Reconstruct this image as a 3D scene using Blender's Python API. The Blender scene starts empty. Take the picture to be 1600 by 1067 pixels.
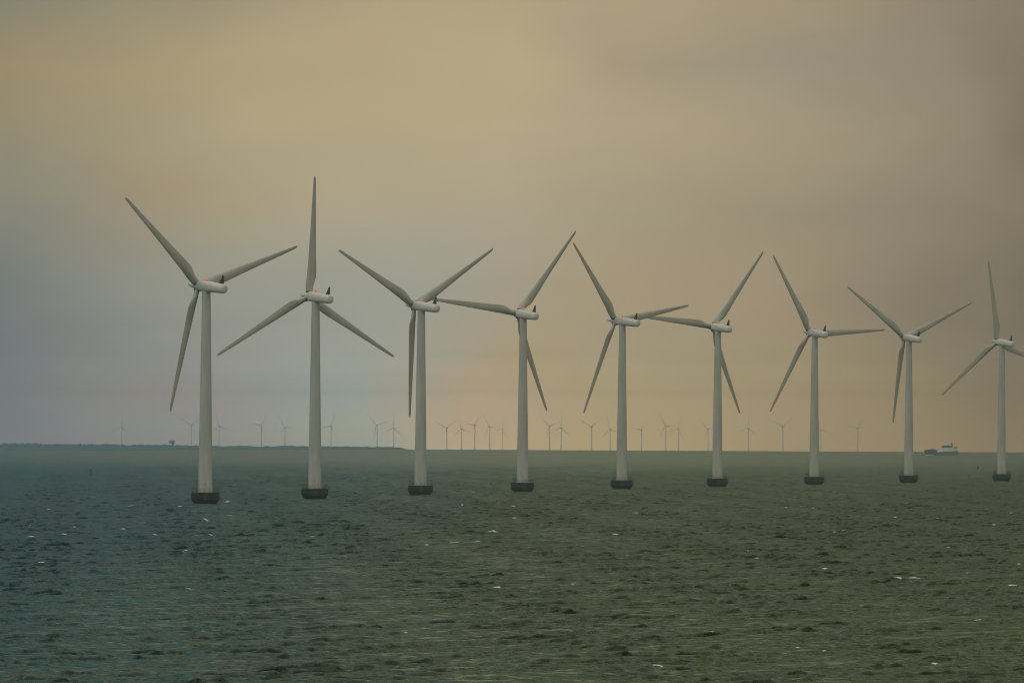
import bpy, math, random
import numpy as np
from mathutils import Matrix, Vector

random.seed(4)
rng = np.random.default_rng(11)
scene = bpy.context.scene
COL = scene.collection
R = math.radians
RE = 7.43e6            # earth radius with refraction: the sea really curves away
EYE = 22.0             # camera height above the sea (ferry deck)


def drop(x, y):
    return -(x * x + y * y) / (2 * RE)


# ------------------------------------------------------------------ helpers
def link(name, verts, faces, mat=None, parent=None, smooth=True):
    me = bpy.data.meshes.new(name)
    me.from_pydata([tuple(v) for v in verts], [], faces)
    me.update()
    if smooth:
        me.polygons.foreach_set('use_smooth', [True] * len(me.polygons))
    if mat:
        for m in (mat if isinstance(mat, list) else [mat]):
            me.materials.append(m)
    o = bpy.data.objects.new(name, me)
    COL.objects.link(o)
    if parent:
        o.parent = parent
    return o


def empty(name, loc):
    o = bpy.data.objects.new(name, None)
    o.location = loc
    COL.objects.link(o)
    return o


def tag(o, label=None, cat=None, group=None, kind=None):
    if label: o['label'] = label
    if cat: o['category'] = cat
    if group: o['group'] = group
    if kind: o['kind'] = kind
    return o


class MB:
    """collects simple shapes into one mesh"""
    def __init__(self):
        self.v, self.f = [], []

    def add(self, vs, fs):
        b = len(self.v)
        self.v += [tuple(v) for v in vs]
        self.f += [tuple(i + b for i in f) for f in fs]
        return self

    def lathe(self, prof, seg=32, cap0=True, cap1=True, mtx=None):
        vs, fs = [], []
        for (r, z) in prof:
            for k in range(seg):
                t = 2 * math.pi * k / seg
                vs.append(Vector((r * math.cos(t), r * math.sin(t), z)))
        for i in range(len(prof) - 1):
            for k in range(seg):
                k2 = (k + 1) % seg
                fs.append((i * seg + k, i * seg + k2, (i + 1) * seg + k2, (i + 1) * seg + k))
        if cap0: fs.append(tuple(range(seg))[::-1])
        if cap1: fs.append(tuple((len(prof) - 1) * seg + k for k in range(seg)))
        if mtx: vs = [mtx @ v for v in vs]
        return self.add(vs, fs)

    def tube(self, p, q, r, r2=None, seg=8):
        p, q = Vector(p), Vector(q)
        d = q - p
        m = Matrix.Translation(p) @ d.to_track_quat('Z', 'Y').to_matrix().to_4x4()
        return self.lathe([(r, 0), (r if r2 is None else r2, d.length)], seg, mtx=m)

    def box(self, c, s, rz=0, taper=1.0):
        vs = []
        cz, sz = math.cos(rz), math.sin(rz)
        for z in (-1, 1):
            t = 1.0 if z < 0 else taper
            for x, y in ((-1, -1), (1, -1), (1, 1), (-1, 1)):
                X, Y = x * s[0] / 2 * t, y * s[1] / 2 * t
                vs.append((c[0] + X * cz - Y * sz, c[1] + X * sz + Y * cz, c[2] + z * s[2] / 2))
        return self.add(vs, [(3, 2, 1, 0), (4, 5, 6, 7), (0, 1, 5, 4), (1, 2, 6, 5), (2, 3, 7, 6), (3, 0, 4, 7)])

    def build(self, name, mat, parent=None, smooth=False):
        return link(name, self.v, self.f, mat, parent, smooth)


def sharp(o, deg=35):
    """smooth shading that keeps hard edges"""
    me = o.data
    import bmesh
    bm = bmesh.new(); bm.from_mesh(me)
    for e in bm.edges:
        if len(e.link_faces) == 2 and e.calc_face_angle(0) > R(deg):
            e.smooth = False
    for f in bm.faces: f.smooth = True
    bm.to_mesh(me); bm.free()
    return o


# ------------------------------------------------------------------ materials
def new_mat(name):
    m = bpy.data.materials.new(name)
    m.use_nodes = True
    nt = m.node_tree
    return m, nt, nt.nodes['Principled BSDF']


def node(nt, t, **kw):
    n = nt.nodes.new(t)
    for k, v in kw.items():
        setattr(n, k, v)
    return n


def painted(name, a, b, scale, rough=0.45, stretch=(1, 1, 1), lo=0.35, hi=0.7, metallic=0.0):
    """paint with weathering: two tones mixed by stretched noise"""
    m, nt, p = new_mat(name)
    tc = node(nt, 'ShaderNodeTexCoord')
    mp = node(nt, 'ShaderNodeMapping')
    mp.inputs['Scale'].default_value = stretch
    n = node(nt, 'ShaderNodeTexNoise')
    n.inputs['Scale'].default_value = scale
    n.inputs['Detail'].default_value = 6
    n.inputs['Roughness'].default_value = 0.62
    r = node(nt, 'ShaderNodeValToRGB')
    r.color_ramp.elements[0].position = lo
    r.color_ramp.elements[1].position = hi
    r.color_ramp.elements[0].color = (*a, 1)
    r.color_ramp.elements[1].color = (*b, 1)
    L = nt.links.new
    L(tc.outputs['Object'], mp.inputs['Vector']); L(mp.outputs[0], n.inputs['Vector'])
    L(n.outputs['Fac'], r.inputs['Fac']); L(r.outputs['Color'], p.inputs['Base Color'])
    p.inputs['Roughness'].default_value = rough
    p.inputs['Metallic'].default_value = metallic
    return m


M = {}
M['tower'] = painted('tower_paint', (0.27, 0.28, 0.25), (0.39, 0.395, 0.345), 0.5, 0.5, (1, 1, 0.12))
M['blade'] = painted('blade_gelcoat', (0.265, 0.265, 0.215), (0.38, 0.375, 0.305), 0.35, 0.42, (2, 2, 0.5))
M['nacelle'] = painted('nacelle_paint', (0.42, 0.415, 0.37), (0.55, 0.535, 0.47), 0.5, 0.45, (1, 1, 1))
M['rubber'] = painted('dark_seal', (0.025, 0.03, 0.03), (0.05, 0.05, 0.05), 2.0, 0.6)
M['steel'] = painted('dark_steel', (0.03, 0.035, 0.04), (0.07, 0.07, 0.075), 1.5, 0.55)
M['grey_steel'] = painted('galvanised_steel', (0.12, 0.12, 0.12), (0.20, 0.19, 0.18), 1.5, 0.5)
M['hull'] = painted('hull_paint', (0.02, 0.055, 0.125), (0.035, 0.075, 0.155), 0.3, 0.45)
M['hull_grey'] = painted('hull_grey_paint', (0.07, 0.08, 0.09), (0.11, 0.11, 0.12), 0.3, 0.5)
M['white'] = painted('ship_white', (0.62, 0.58, 0.50), (0.76, 0.72, 0.62), 0.4, 0.45)
M['green'] = painted('buoy_green', (0.0005, 0.036, 0.030), (0.001, 0.050, 0.040), 1.5, 0.5)
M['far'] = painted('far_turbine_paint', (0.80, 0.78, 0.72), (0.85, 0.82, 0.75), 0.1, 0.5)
M['black'] = painted('black_composite', (0.005, 0.006, 0.007), (0.012, 0.012, 0.012), 2.0, 0.7)
M['feather'] = painted('dark_feathers', (0.01, 0.012, 0.012), (0.03, 0.03, 0.03), 8, 0.7)
M['cabin'] = painted('blue_cladding', (0.09, 0.17, 0.21), (0.11, 0.19, 0.23), 0.5, 0.6)
M['foam_solid'] = painted('bow_wave_foam', (0.5, 0.52, 0.5), (0.75, 0.76, 0.74), 1.0, 0.8)

# concrete foundation: dark wet ice cone below, weed green patches above, grey mottling
m, nt, p = new_mat('weathered_concrete')
L = nt.links.new
tc = node(nt, 'ShaderNodeTexCoord')
sx = node(nt, 'ShaderNodeSeparateXYZ'); L(tc.outputs['Object'], sx.inputs[0])
n1 = node(nt, 'ShaderNodeTexNoise'); n1.inputs['Scale'].default_value = 0.8; n1.inputs['Detail'].default_value = 5
mp = node(nt, 'ShaderNodeMapping'); mp.inputs['Scale'].default_value = (1, 1, 0.45)
L(tc.outputs['Object'], mp.inputs[0]); L(mp.outputs[0], n1.inputs['Vector'])
r1 = node(nt, 'ShaderNodeValToRGB')
r1.color_ramp.elements[0].position = 0.38; r1.color_ramp.elements[0].color = (0.002, 0.016, 0.006, 1)
r1.color_ramp.elements[1].position = 0.66; r1.color_ramp.elements[1].color = (0.040, 0.033, 0.035, 1)
e_ = r1.color_ramp.elements.new(0.50); e_.color = (0.005, 0.014, 0.009, 1)
L(n1.outputs['Fac'], r1.inputs['Fac'])
mx = node(nt, 'ShaderNodeMix', data_type='RGBA')
ad = node(nt, 'ShaderNodeMath', operation='MULTIPLY_ADD'); ad.inputs[1].default_value = 1.3
L(n1.outputs['Fac'], ad.inputs[0]); L(sx.outputs['Z'], ad.inputs[2])
mr = node(nt, 'ShaderNodeMapRange'); mr.inputs['From Min'].default_value = 1.75; mr.inputs['From Max'].default_value = 2.3
L(ad.outputs[0], mr.inputs['Value']); L(mr.outputs[0], mx.inputs['Factor'])
mx.inputs['A'].default_value = (0.001, 0.003, 0.004, 1)
L(r1.outputs['Color'], mx.inputs['B']); L(mx.outputs['Result'], p.inputs['Base Color'])
p.inputs['Roughness'].default_value = 0.9
p.inputs['Specular IOR Level'].default_value = 0.2
bp = node(nt, 'ShaderNodeBump'); bp.inputs['Strength'].default_value = 0.5; bp.inputs['Distance'].default_value = 0.2
L(n1.outputs['Fac'], bp.inputs['Height']); L(bp.outputs[0], p.inputs['Normal'])
M['concrete'] = m

# red obstruction lamp on each nacelle (lit)
m, nt, p = new_mat('red_beacon_glass')
p.inputs['Base Color'].default_value = (0.6, 0.06, 0.03, 1)
p.inputs['Emission Color'].default_value = (1.0, 0.38, 0.28, 1)
p.inputs['Emission Strength'].default_value = 0.34
M['beacon'] = m

# ------------------------------------------------------------------ camera
cam = bpy.data.cameras.new('camera')
cam.sensor_width = 36; cam.lens = 300.0; cam.clip_start = 1; cam.clip_end = 80000
co = bpy.data.objects.new('camera', cam)
COL.objects.link(co)
pitch, roll = math.atan((670.2 - 533.5) / 13333), 0.0047
F = Vector((0, math.cos(pitch), math.sin(pitch)))
X0 = Vector((1, 0, 0)); U0 = X0.cross(F)
RV = math.cos(roll) * X0 + math.sin(roll) * U0
UV = -math.sin(roll) * X0 + math.cos(roll) * U0
mw = Matrix((RV, UV, -F)).transposed().to_4x4()
mw.translation = (0, 0, EYE)
co.matrix_world = mw
scene.camera = co

# ------------------------------------------------------------------ sky
SUN_EL, SUN_AZ = R(52), R(-95)          # sun veiled by cloud, high on the left
w = bpy.data.worlds.new('World')
scene.world = w
w.use_nodes = True
nt = w.node_tree
L = nt.links.new
bg = nt.nodes['Background']
bg.inputs['Strength'].default_value = 0.1
tc = node(nt, 'ShaderNodeTexCoord')
sep = node(nt, 'ShaderNodeSeparateXYZ'); L(tc.outputs['Generated'], sep.inputs[0])


def math_node(op, a=None, b=None, c=None):
    n = node(nt, 'ShaderNodeMath', operation=op)
    for i, v in enumerate((a, b, c)):
        if v is None: continue
        if isinstance(v, (int, float)): n.inputs[i].default_value = v
        else: L(v, n.inputs[i])
    return n.outputs[0]


az = math_node('MULTIPLY', math_node('ARCTAN2', sep.outputs['X'], sep.outputs['Y']), 180 / math.pi)
el = math_node('MULTIPLY', math_node('ARCSINE', sep.outputs['Z']), 180 / math.pi)
# soft ragged cloud structure bends the layers of the overcast
cmb = node(nt, 'ShaderNodeCombineXYZ')
L(math_node('MULTIPLY', az, 0.42), cmb.inputs[0]); L(math_node('MULTIPLY', el, 0.9), cmb.inputs[1])
cn = node(nt, 'ShaderNodeTexNoise'); cn.inputs['Scale'].default_value = 1.0; cn.inputs['Detail'].default_value = 5
cn.inputs['Roughness'].default_value = 0.5
L(cmb.outputs[0], cn.inputs['Vector'])
cs = node(nt, 'ShaderNodeSeparateColor'); L(cn.outputs['Color'], cs.inputs[0])
warp = math_node('SUBTRACT', cs.outputs[0], 0.5)
az2 = math_node('MULTIPLY_ADD', warp, 1.3, az)
el_gain = node(nt, 'ShaderNodeMapRange'); el_gain.inputs['From Min'].default_value = 0.2; el_gain.inputs['From Max'].default_value = 1.8
el_gain.inputs['To Max'].default_value = 1.0
L(el, el_gain.inputs['Value'])
el2 = math_node('ADD', el, math_node('MULTIPLY', math_node('SUBTRACT', cs.outputs[1], 0.5), math_node('MULTIPLY', el_gain.outputs[0], 0.7)))
AZ0, AZ1 = -14.0, 14.0
azn = node(nt, 'ShaderNodeMapRange'); azn.inputs['From Min'].default_value = AZ0; azn.inputs['From Max'].default_value = AZ1
L(az2, azn.inputs['Value'])


def lin(c):
    return tuple((v / 255 / 12.92) if v / 255 <= 0.04045 else ((v / 255 + 0.055) / 1.055) ** 2.4 for v in c)


def sky_row(stops, fix=None):
    r = node(nt, 'ShaderNodeValToRGB')
    cr = r.color_ramp; cr.interpolation = 'EASE' if False else 'LINEAR'
    stops = sorted(stops)
    for i, (a, c) in enumerate(stops):
        e = cr.elements[i] if i < 2 else cr.elements.new(0.99)
    for e, (a, c) in zip(cr.elements, stops):
        pass
    while len(cr.elements) > 1: cr.elements.remove(cr.elements[-1])
    for i, (a, c) in enumerate(stops):
        ps = (a - AZ0) / (AZ1 - AZ0)
        e = cr.elements[0] if i == 0 else cr.elements.new(ps)
        e.position = ps
        k = fix[i] if fix else (1, 1, 1)
        e.color = (*[q * kk for q, kk in zip(lin(c), k)], 1)
    L(azn.outputs[0], r.inputs['Fac'])
    return r.outputs['Color']


# tone of the overcast by azimuth, one row per elevation (degrees)
SKY = [
    (-0.15, [(-12, (102, 113, 117)), (-3.4, (120, 125, 127)), (-2.1, (140, 141, 134)), (-1.0, (154, 154, 139)), (-0.3, (171, 156, 131)), (0.5, (168, 153, 121)), (1.8, (158, 143, 113)), (3.4, (133, 121, 99)), (12, (107, 99, 81))]),
    (0.05, [(-12, (102, 113, 117)), (-3.4, (119, 125, 126)), (-2.1, (141, 142, 135)), (-1.0, (154, 155, 141)), (-0.3, (170, 155, 131)), (0.5, (167, 152, 122)), (1.8, (157, 143, 114)), (3.4, (131, 120, 98)), (12, (105, 98, 81))]),
    (0.2, [(-12, (102, 113, 117)), (-3.4, (119, 125, 125)), (-2.1, (142, 142, 135)), (-1.0, (154, 155, 142)), (-0.3, (169, 155, 131)), (0.5, (166, 152, 122)), (1.8, (157, 143, 114)), (3.4, (129, 119, 98)), (12, (103, 98, 81))]),
    (0.33, [(-12, (102, 113, 116)), (-3.4, (119, 125, 125)), (-2.1, (143, 144, 137)), (-1.0, (154, 155, 143)), (-0.3, (165, 154, 132)), (0.5, (165, 152, 122)), (1.8, (156, 143, 114)), (3.4, (126, 118, 98)), (12, (101, 97, 80))]),
    (0.5, [(-12, (102, 112, 114)), (-3.4, (118, 124, 124)), (-2.1, (144, 146, 139)), (-0.9, (154, 156, 146)), (0, (162, 152, 128)), (0.5, (163, 151, 123)), (1.8, (155, 143, 115)), (3.4, (123, 116, 98)), (12, (99, 95, 79))]),
    (0.7, [(-12, (102, 112, 112)), (-3.4, (119, 125, 123)), (-2.1, (145, 147, 138)), (-0.9, (154, 156, 145)), (0, (162, 153, 132)), (0.5, (163, 151, 125)), (1.8, (156, 143, 117)), (3.4, (123, 116, 99)), (12, (99, 95, 80))]),
    (0.95, [(-12, (103, 111, 109)), (-3.4, (120, 126, 122)), (-2.1, (147, 148, 136)), (-0.9, (155, 156, 143)), (0, (161, 154, 137)), (0.5, (164, 152, 127)), (1.8, (157, 144, 119)), (3.4, (123, 116, 100)), (12, (99, 94, 81))]),
    (1.46, [(-12, (100, 107, 103)), (-3.4, (135, 135, 120)), (-2.5, (158, 147, 123)), (-1.2, (170, 161, 136)), (0, (170, 161, 137)), (1.3, (160, 149, 125)), (2.6, (144, 134, 113)), (3.4, (131, 123, 102)), (12, (126, 118, 98))]),
    (2.05, [(-12, (106, 107, 95)), (-3.4, (149, 140, 115)), (-1.8, (175, 163, 130)), (0, (180, 166, 134)), (1.8, (164, 152, 127)), (3.0, (148, 138, 116)), (3.45, (131, 123, 102)), (12, (126, 118, 98))]),
    (2.5, [(-12, (108, 105, 91)), (-3.4, (152, 139, 109)), (-1.7, (176, 161, 126)), (0, (181, 166, 132)), (0.6, (173, 159, 129)), (1.6, (159, 149, 126)), (3.0, (146, 136, 115)), (3.45, (131, 123, 102)), (12, (126, 118, 98))]),
    (2.95, [(-12, (98, 99, 89)), (-3.4, (136, 133, 113)), (-2.1, (157, 147, 120)), (-0.4, (177, 162, 130)), (0.8, (171, 157, 127)), (2.1, (159, 147, 122)), (3.4, (135, 125, 108)), (12, (97, 94, 83))]),
    (7.0, [(-12, (42, 93, 106)), (-3.4, (54, 98, 105)), (-1.6, (86, 112, 103)), (0, (117, 122, 93)), (3.4, (95, 102, 75)), (12, (88, 95, 69))]),
    (22.0, [(-12, (31, 79, 90)), (-3.4, (41, 84, 90)), (-1.6, (70, 96, 85)), (0, (96, 103, 76)), (3.4, (81, 88, 60)), (12, (75, 84, 56))]),
    (45.0, [(-14, (208, 220, 212)), (0, (218, 220, 200)), (14, (216, 216, 190))]),
]
FIX = {0: [(2.573, 1.95, 2.368), (2.573, 1.95, 2.368), (2.848, 2.342, 2.461), (2.841, 2.774, 2.728), (3.767, 3.083, 2.502), (3.47, 2.922, 2.201), (3.29, 2.51, 1.95), (2.962, 2.015, 1.644), (2.962, 2.015, 1.644)],
       1: [(2.171, 1.876, 2.184), (2.171, 1.876, 2.184), (2.817, 2.396, 2.517), (3.038, 2.861, 2.828), (3.611, 2.833, 2.452), (3.268, 2.702, 2.065), (3.018, 2.457, 1.944), (2.568, 1.748, 1.303), (2.568, 1.748, 1.303)],
       2: [(2.114, 1.749, 2.075), (2.114, 1.749, 2.075), (2.757, 2.089, 2.18), (2.564, 2.764, 3.086), (3.558, 2.792, 2.192), (3.133, 2.681, 2.018), (3.064, 2.344, 1.807), (2.331, 1.593, 1.113), (2.331, 1.593, 1.113)],
       3: [(1.72, 1.508, 1.654), (1.72, 1.508, 1.654), (1.937, 1.654, 1.7), (2.006, 1.999, 2.161), (2.53, 1.963, 1.523), (2.178, 1.944, 1.602), (2.119, 1.774, 1.541), (1.795, 1.333, 1.118), (1.795, 1.333, 1.118)],
       4: [(1.302, 1.185, 1.301), (1.302, 1.185, 1.301), (1.47, 1.356, 1.397), (1.68, 1.593, 1.603), (1.76, 1.464, 1.117), (1.638, 1.506, 1.45), (1.619, 1.433, 1.236), (1.456, 1.24, 1.188), (1.456, 1.24, 1.188)],
       5: [(1.17, 1.098, 1.168), (1.17, 1.098, 1.168), (1.299, 1.226, 1.25), (1.417, 1.36, 1.373), (1.518, 1.328, 1.183), (1.419, 1.323, 1.257), (1.413, 1.277, 1.22), (1.131, 0.985, 0.983), (1.131, 0.985, 0.983)],
       6: [(1.076, 1.043, 1.11), (1.076, 1.043, 1.11), (1.301, 1.239, 1.213), (1.285, 1.251, 1.254), (1.308, 1.229, 1.197), (1.302, 1.214, 1.116), (1.29, 1.197, 1.17), (1.031, 0.952, 0.979), (1.031, 0.952, 0.979)],
       7: [(1.193, 1.125, 1.08), (1.193, 1.125, 1.08), (1.219, 1.123, 1.019), (1.199, 1.155, 1.124), (1.191, 1.15, 1.14), (1.147, 1.098, 1.077), (1.059, 1.009, 0.999), (1.114, 1.05, 0.988), (1.114, 1.05, 0.988)],
       8: [(1.095, 1.049, 1.0), (1.095, 1.049, 1.0), (1.118, 1.092, 1.07), (1.146, 1.11, 1.084), (1.111, 1.075, 1.071), (1.011, 0.979, 0.965), (0.943, 0.911, 0.877), (0.943, 0.911, 0.877)],
       9: [(1.128, 1.068, 1.005), (1.128, 1.068, 1.005), (1.108, 1.069, 1.044), (1.111, 1.088, 1.067), (0.991, 0.971, 1.017), (1.042, 1.038, 1.07), (1.091, 1.057, 1.048), (1.025, 1.0, 0.978), (1.025, 1.0, 0.978)],
       10: [(0.899, 0.954, 1.024), (0.899, 0.954, 1.024), (0.992, 0.985, 1.0), (1.099, 1.068, 1.074), (1.128, 1.094, 1.06), (1.048, 1.006, 0.991), (1.06, 1.03, 1.025), (1.06, 1.03, 1.025)]}
cur = None
for i, (e, st) in enumerate(SKY):
    c = sky_row(st, FIX.get(i))
    if cur is None:
        cur = c
    else:
        mr = node(nt, 'ShaderNodeMapRange', interpolation_type='LINEAR')
        mr.inputs['From Min'].default_value = SKY[i - 1][0]; mr.inputs['From Max'].default_value = e
        L(el2, mr.inputs['Value'])
        mx = node(nt, 'ShaderNodeMix', data_type='RGBA')
        L(mr.outputs[0], mx.inputs['Factor']); L(cur, mx.inputs['A']); L(c, mx.inputs['B'])
        cur = mx.outputs['Result']
# unseen brighter sky added behind the camera to light the turbine faces
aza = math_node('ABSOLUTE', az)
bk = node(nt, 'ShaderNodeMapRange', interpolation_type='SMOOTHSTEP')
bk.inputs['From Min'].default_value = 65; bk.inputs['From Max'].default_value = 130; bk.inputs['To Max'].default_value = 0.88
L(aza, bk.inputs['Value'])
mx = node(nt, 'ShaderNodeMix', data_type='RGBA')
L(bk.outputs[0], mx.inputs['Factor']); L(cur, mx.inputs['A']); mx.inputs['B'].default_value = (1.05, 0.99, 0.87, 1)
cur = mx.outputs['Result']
# light and dark cloud folds
cmb2 = node(nt, 'ShaderNodeCombineXYZ')
L(math_node('MULTIPLY', az, 0.55), cmb2.inputs[0]); L(math_node('MULTIPLY', el, 1.9), cmb2.inputs[1])
cn2 = node(nt, 'ShaderNodeTexNoise'); cn2.inputs['Scale'].default_value = 1.0; cn2.inputs['Detail'].default_value = 6
cn2.inputs['Distortion'].default_value = 0.6
L(cmb2.outputs[0], cn2.inputs['Vector'])
fold = node(nt, 'ShaderNodeMapRange'); fold.inputs['From Min'].default_value = 0.3; fold.inputs['From Max'].default_value = 0.7
fold.inputs['To Min'].default_value = -1; fold.inputs['To Max'].default_value = 1
L(cn2.outputs['Fac'], fold.inputs['Value'])
gain = math_node('MULTIPLY_ADD', math_node('MULTIPLY', fold.outputs[0], el_gain.outputs[0]), 0.022, 1.0)
sc = node(nt, 'ShaderNodeVectorMath', operation='SCALE')
L(cur, sc.inputs[0]); L(math_node('MULTIPLY', gain, 10.0), sc.inputs['Scale'])
sky = node(nt, 'ShaderNodeTexSky', sky_type='NISHITA')
sky.sun_disc = False
sky.sun_elevation = SUN_EL
sky.sun_rotation = SUN_AZ
sky.air_density = 1.2; sky.dust_density = 4.0
# a little daylight from above the cloud deck leaks through higher up
lk = node(nt, 'ShaderNodeMapRange'); lk.inputs['From Min'].default_value = 3; lk.inputs['From Max'].default_value = 30
lk.inputs['To Max'].default_value = 0.12
L(el, lk.inputs['Value'])
mx = node(nt, 'ShaderNodeMix', data_type='RGBA')
L(lk.outputs[0], mx.inputs['Factor']); L(sc.outputs[0], mx.inputs['A']); L(sky.outputs[0], mx.inputs['B'])
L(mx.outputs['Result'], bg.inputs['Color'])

sl = bpy.data.lights.new('sun', 'SUN')
sl.energy = 0.6; sl.angle = R(25); sl.color = (1.0, 0.94, 0.82)
so = bpy.data.objects.new('sun', sl)
d = Vector((math.cos(SUN_EL) * math.sin(SUN_AZ), math.cos(SUN_EL) * math.cos(SUN_AZ), math.sin(SUN_EL)))
so.rotation_euler = (-d).to_track_quat('-Z', 'Y').to_euler()
so.location = (0, 0, 400)
COL.objects.link(so)

# ------------------------------------------------------------------ sea
FOAM = [(-86.0, 2567.2, 1.8), (-107.4, 2404.7, 1.1), (-94.2, 2405.4, 1.0), (-76.2, 2131.7, 0.5), (-74.0, 2042.0, 1.9), (-71.3, 2149.1, 1.5), (-69.6, 2207.2, 0.8), (-63.1, 2065.4, 1.2), (-84.8, 1850.9, 0.9), (-74.0, 1762.4, 0.8), (-63.4, 1763.1, 2.7), (-96.9, 1714.0, 1.2), (-92.0, 1755.5, 1.0), (-94.4, 1747.8, 0.4), (-107.3, 1895.7, 0.5), (-96.9, 1884.3, 0.4), (-76.6, 1381.7, 1.6), (-44.1, 1161.1, 0.8), (-58.2, 1520.0, 0.5), (-60.7, 1592.9, 0.4), (-41.0, 1741.6, 0.9), (-53.0, 1581.8, 0.7), (-14.4, 2481.0, 0.6), (-4.5, 1824.3, 2.1), (-11.3, 1658.9, 1.4), (-6.9, 1672.4, 0.9), (-16.5, 1622.2, 0.8), (21.3, 1782.0, 1.0), (20.2, 1498.9, 0.4), (-2.1, 1180.5, 0.8), (8.5, 1213.9, 0.4), (17.8, 1188.6, 0.3), (13.3, 793.9, 1.1), (-11.6, 919.4, 0.3), (0.6, 2123.0, 0.9), (15.2, 1034.7, 0.3), (78.2, 2041.8, 1.0), (72.6, 1884.4, 1.0), (69.4, 1846.3, 0.6), (41.9, 1468.3, 0.5), (49.4, 1352.6, 0.8), (56.7, 1267.5, 1.2), (59.7, 1276.9, 1.2), (60.5, 1268.5, 0.7), (71.5, 1222.4, 0.9), (81.7, 1606.2, 0.6), (112.6, 2000.5, 0.9), (135.5, 2318.3, 0.7), (134.3, 2582.7, 0.7), (42.9, 1556.1, 0.3), (79.3, 2471.7, 0.5), (84.6, 2507.6, 0.6), (84.5, 1421.8, 0.4), (44.0, 1075.4, 0.4), (40.1, 806.7, 0.5), (31.0, 848.5, 0.3), (28.8, 861.3, 0.3), (21.5, 926.0, 0.3), (69.7, 1313.3, 0.3), (54.2, 994.0, 0.5)]
for _ in range(24):
    y = 2100 * (1 + rng.random() * 1.3)
    FOAM.append((y * math.tan(R(rng.uniform(-4.2, 4.2))), y, rng.uniform(0.4, 1.1)))

R0, R1 = 600.0, 20300.0
rows = [R0]
while rows[-1] < R1:
    r = rows[-1]
    rows.append(r + (0.42 * max(1, r / 750) ** 0.5 if r < 4000 else 0.97 * (r / 4000) ** 1.5))
rows = np.array(rows)
nin, nside = 600, 60
ncol = nin + 2 * nside
nr = len(rows)
inner = rows * math.tan(R(3.75)) + 6                 # finely meshed strip, then a coarser margin on both sides
outer = inner + 70 + rows * 0.012
ui = np.linspace(-1, 1, nin)
us = (np.arange(nside) + 1) / nside
PX = np.concatenate([-(inner[:, None] + (outer - inner)[:, None] * us[::-1]), inner[:, None] * ui, inner[:, None] + (outer - inner)[:, None] * us], 1).astype(np.float32)
PY = np.repeat(rows[:, None], ncol, 1).astype(np.float32)
dr = np.gradient(rows)
dt = inner * (ui[1] - ui[0])
lost = np.zeros(nr)
Z = np.zeros_like(PX); DX = np.zeros_like(PX); DY = np.zeros_like(PX)
SLOPE, LEAN = 0.0315, 1.55
WIND = R(-60)                                  # travels towards lower right of the picture
K = 84
# short waves come in groups: steep patches between calmer ones
GRP = np.zeros_like(PX)
for l in (5.0, 7.0, 10.0, 15.0, 22.0, 32.0, 45.0):
    th = WIND + rng.normal(0, R(50))
    GRP += np.cos((2 * math.pi / l * (math.cos(th) * PX.astype(np.float64) + math.sin(th) * PY)) + rng.uniform(0, 6.28)).astype(np.float32)
GRP = np.minimum(np.exp(0.42 * GRP / math.sqrt(3.5)) * 0.93, 1.8)
t_ = np.clip((rows - 650) / 1300, 0, 1)
FETCH = (0.95 + 0.68 * t_ * t_ * (3 - 2 * t_)).astype(np.float32)      # fresher wind farther out
lam = np.geomspace(1.3, 9.0, K) * rng.uniform(0.94, 1.06, K)
for l in lam:
    th = WIND + rng.normal(0, R(33))
    k = 2 * math.pi / l
    slope = SLOPE * min(1.0, (3.2 / l) ** 1.5)
    a = slope * math.sqrt(2) / k
    kx, ky = k * math.cos(th), k * math.sin(th)
    # keep only what this row's mesh spacing can carry
    ph = np.maximum(abs(ky) * dr + 0 * dr, abs(kx) * dt)
    g = np.clip((2.0 - ph) / 1.2, 0, 1)
    lost += slope ** 2 * (1 - g ** 2)
    n = int(np.count_nonzero(g > 0))
    if n == 0: continue
    use = slice(0, n)
    arg = (kx * PX[use].astype(np.float64) + ky * PY[use] + rng.uniform(0, 6.28)).astype(np.float32)
    ag = (a * g[use, None]).astype(np.float32)
    if l < 5: ag = ag * GRP[use]
    if l > 2.2: ag = ag * FETCH[use, None]
    c, s = np.cos(arg), np.sin(arg)
    Z[use] += ag * c
    DX[use] -= 0.5 * ag * (kx / k) * s
    DY[use] -= 0.5 * ag * (ky / k) * s
# gusty patches: the sea is rougher in some places than others
patch = 1 + 0.13 * np.sin(PX / 41 + PY / 130 + 1) * np.sin(PY / 97 - PX / 67) + 0.10 * np.sin(PX / 17 - PY / 210)
edge = (np.clip((outer[:, None] - np.abs(PX)) / 8, 0, 1) * np.clip((PY - R0) / 40, 0, 1)).astype(np.float32)
Z *= patch * edge; DX *= edge; DY *= edge
# the wind pushes the crests forward: steep fronts, long gentle backs
DX += LEAN * math.cos(WIND) * Z; DY += LEAN * math.sin(WIND) * Z
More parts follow.
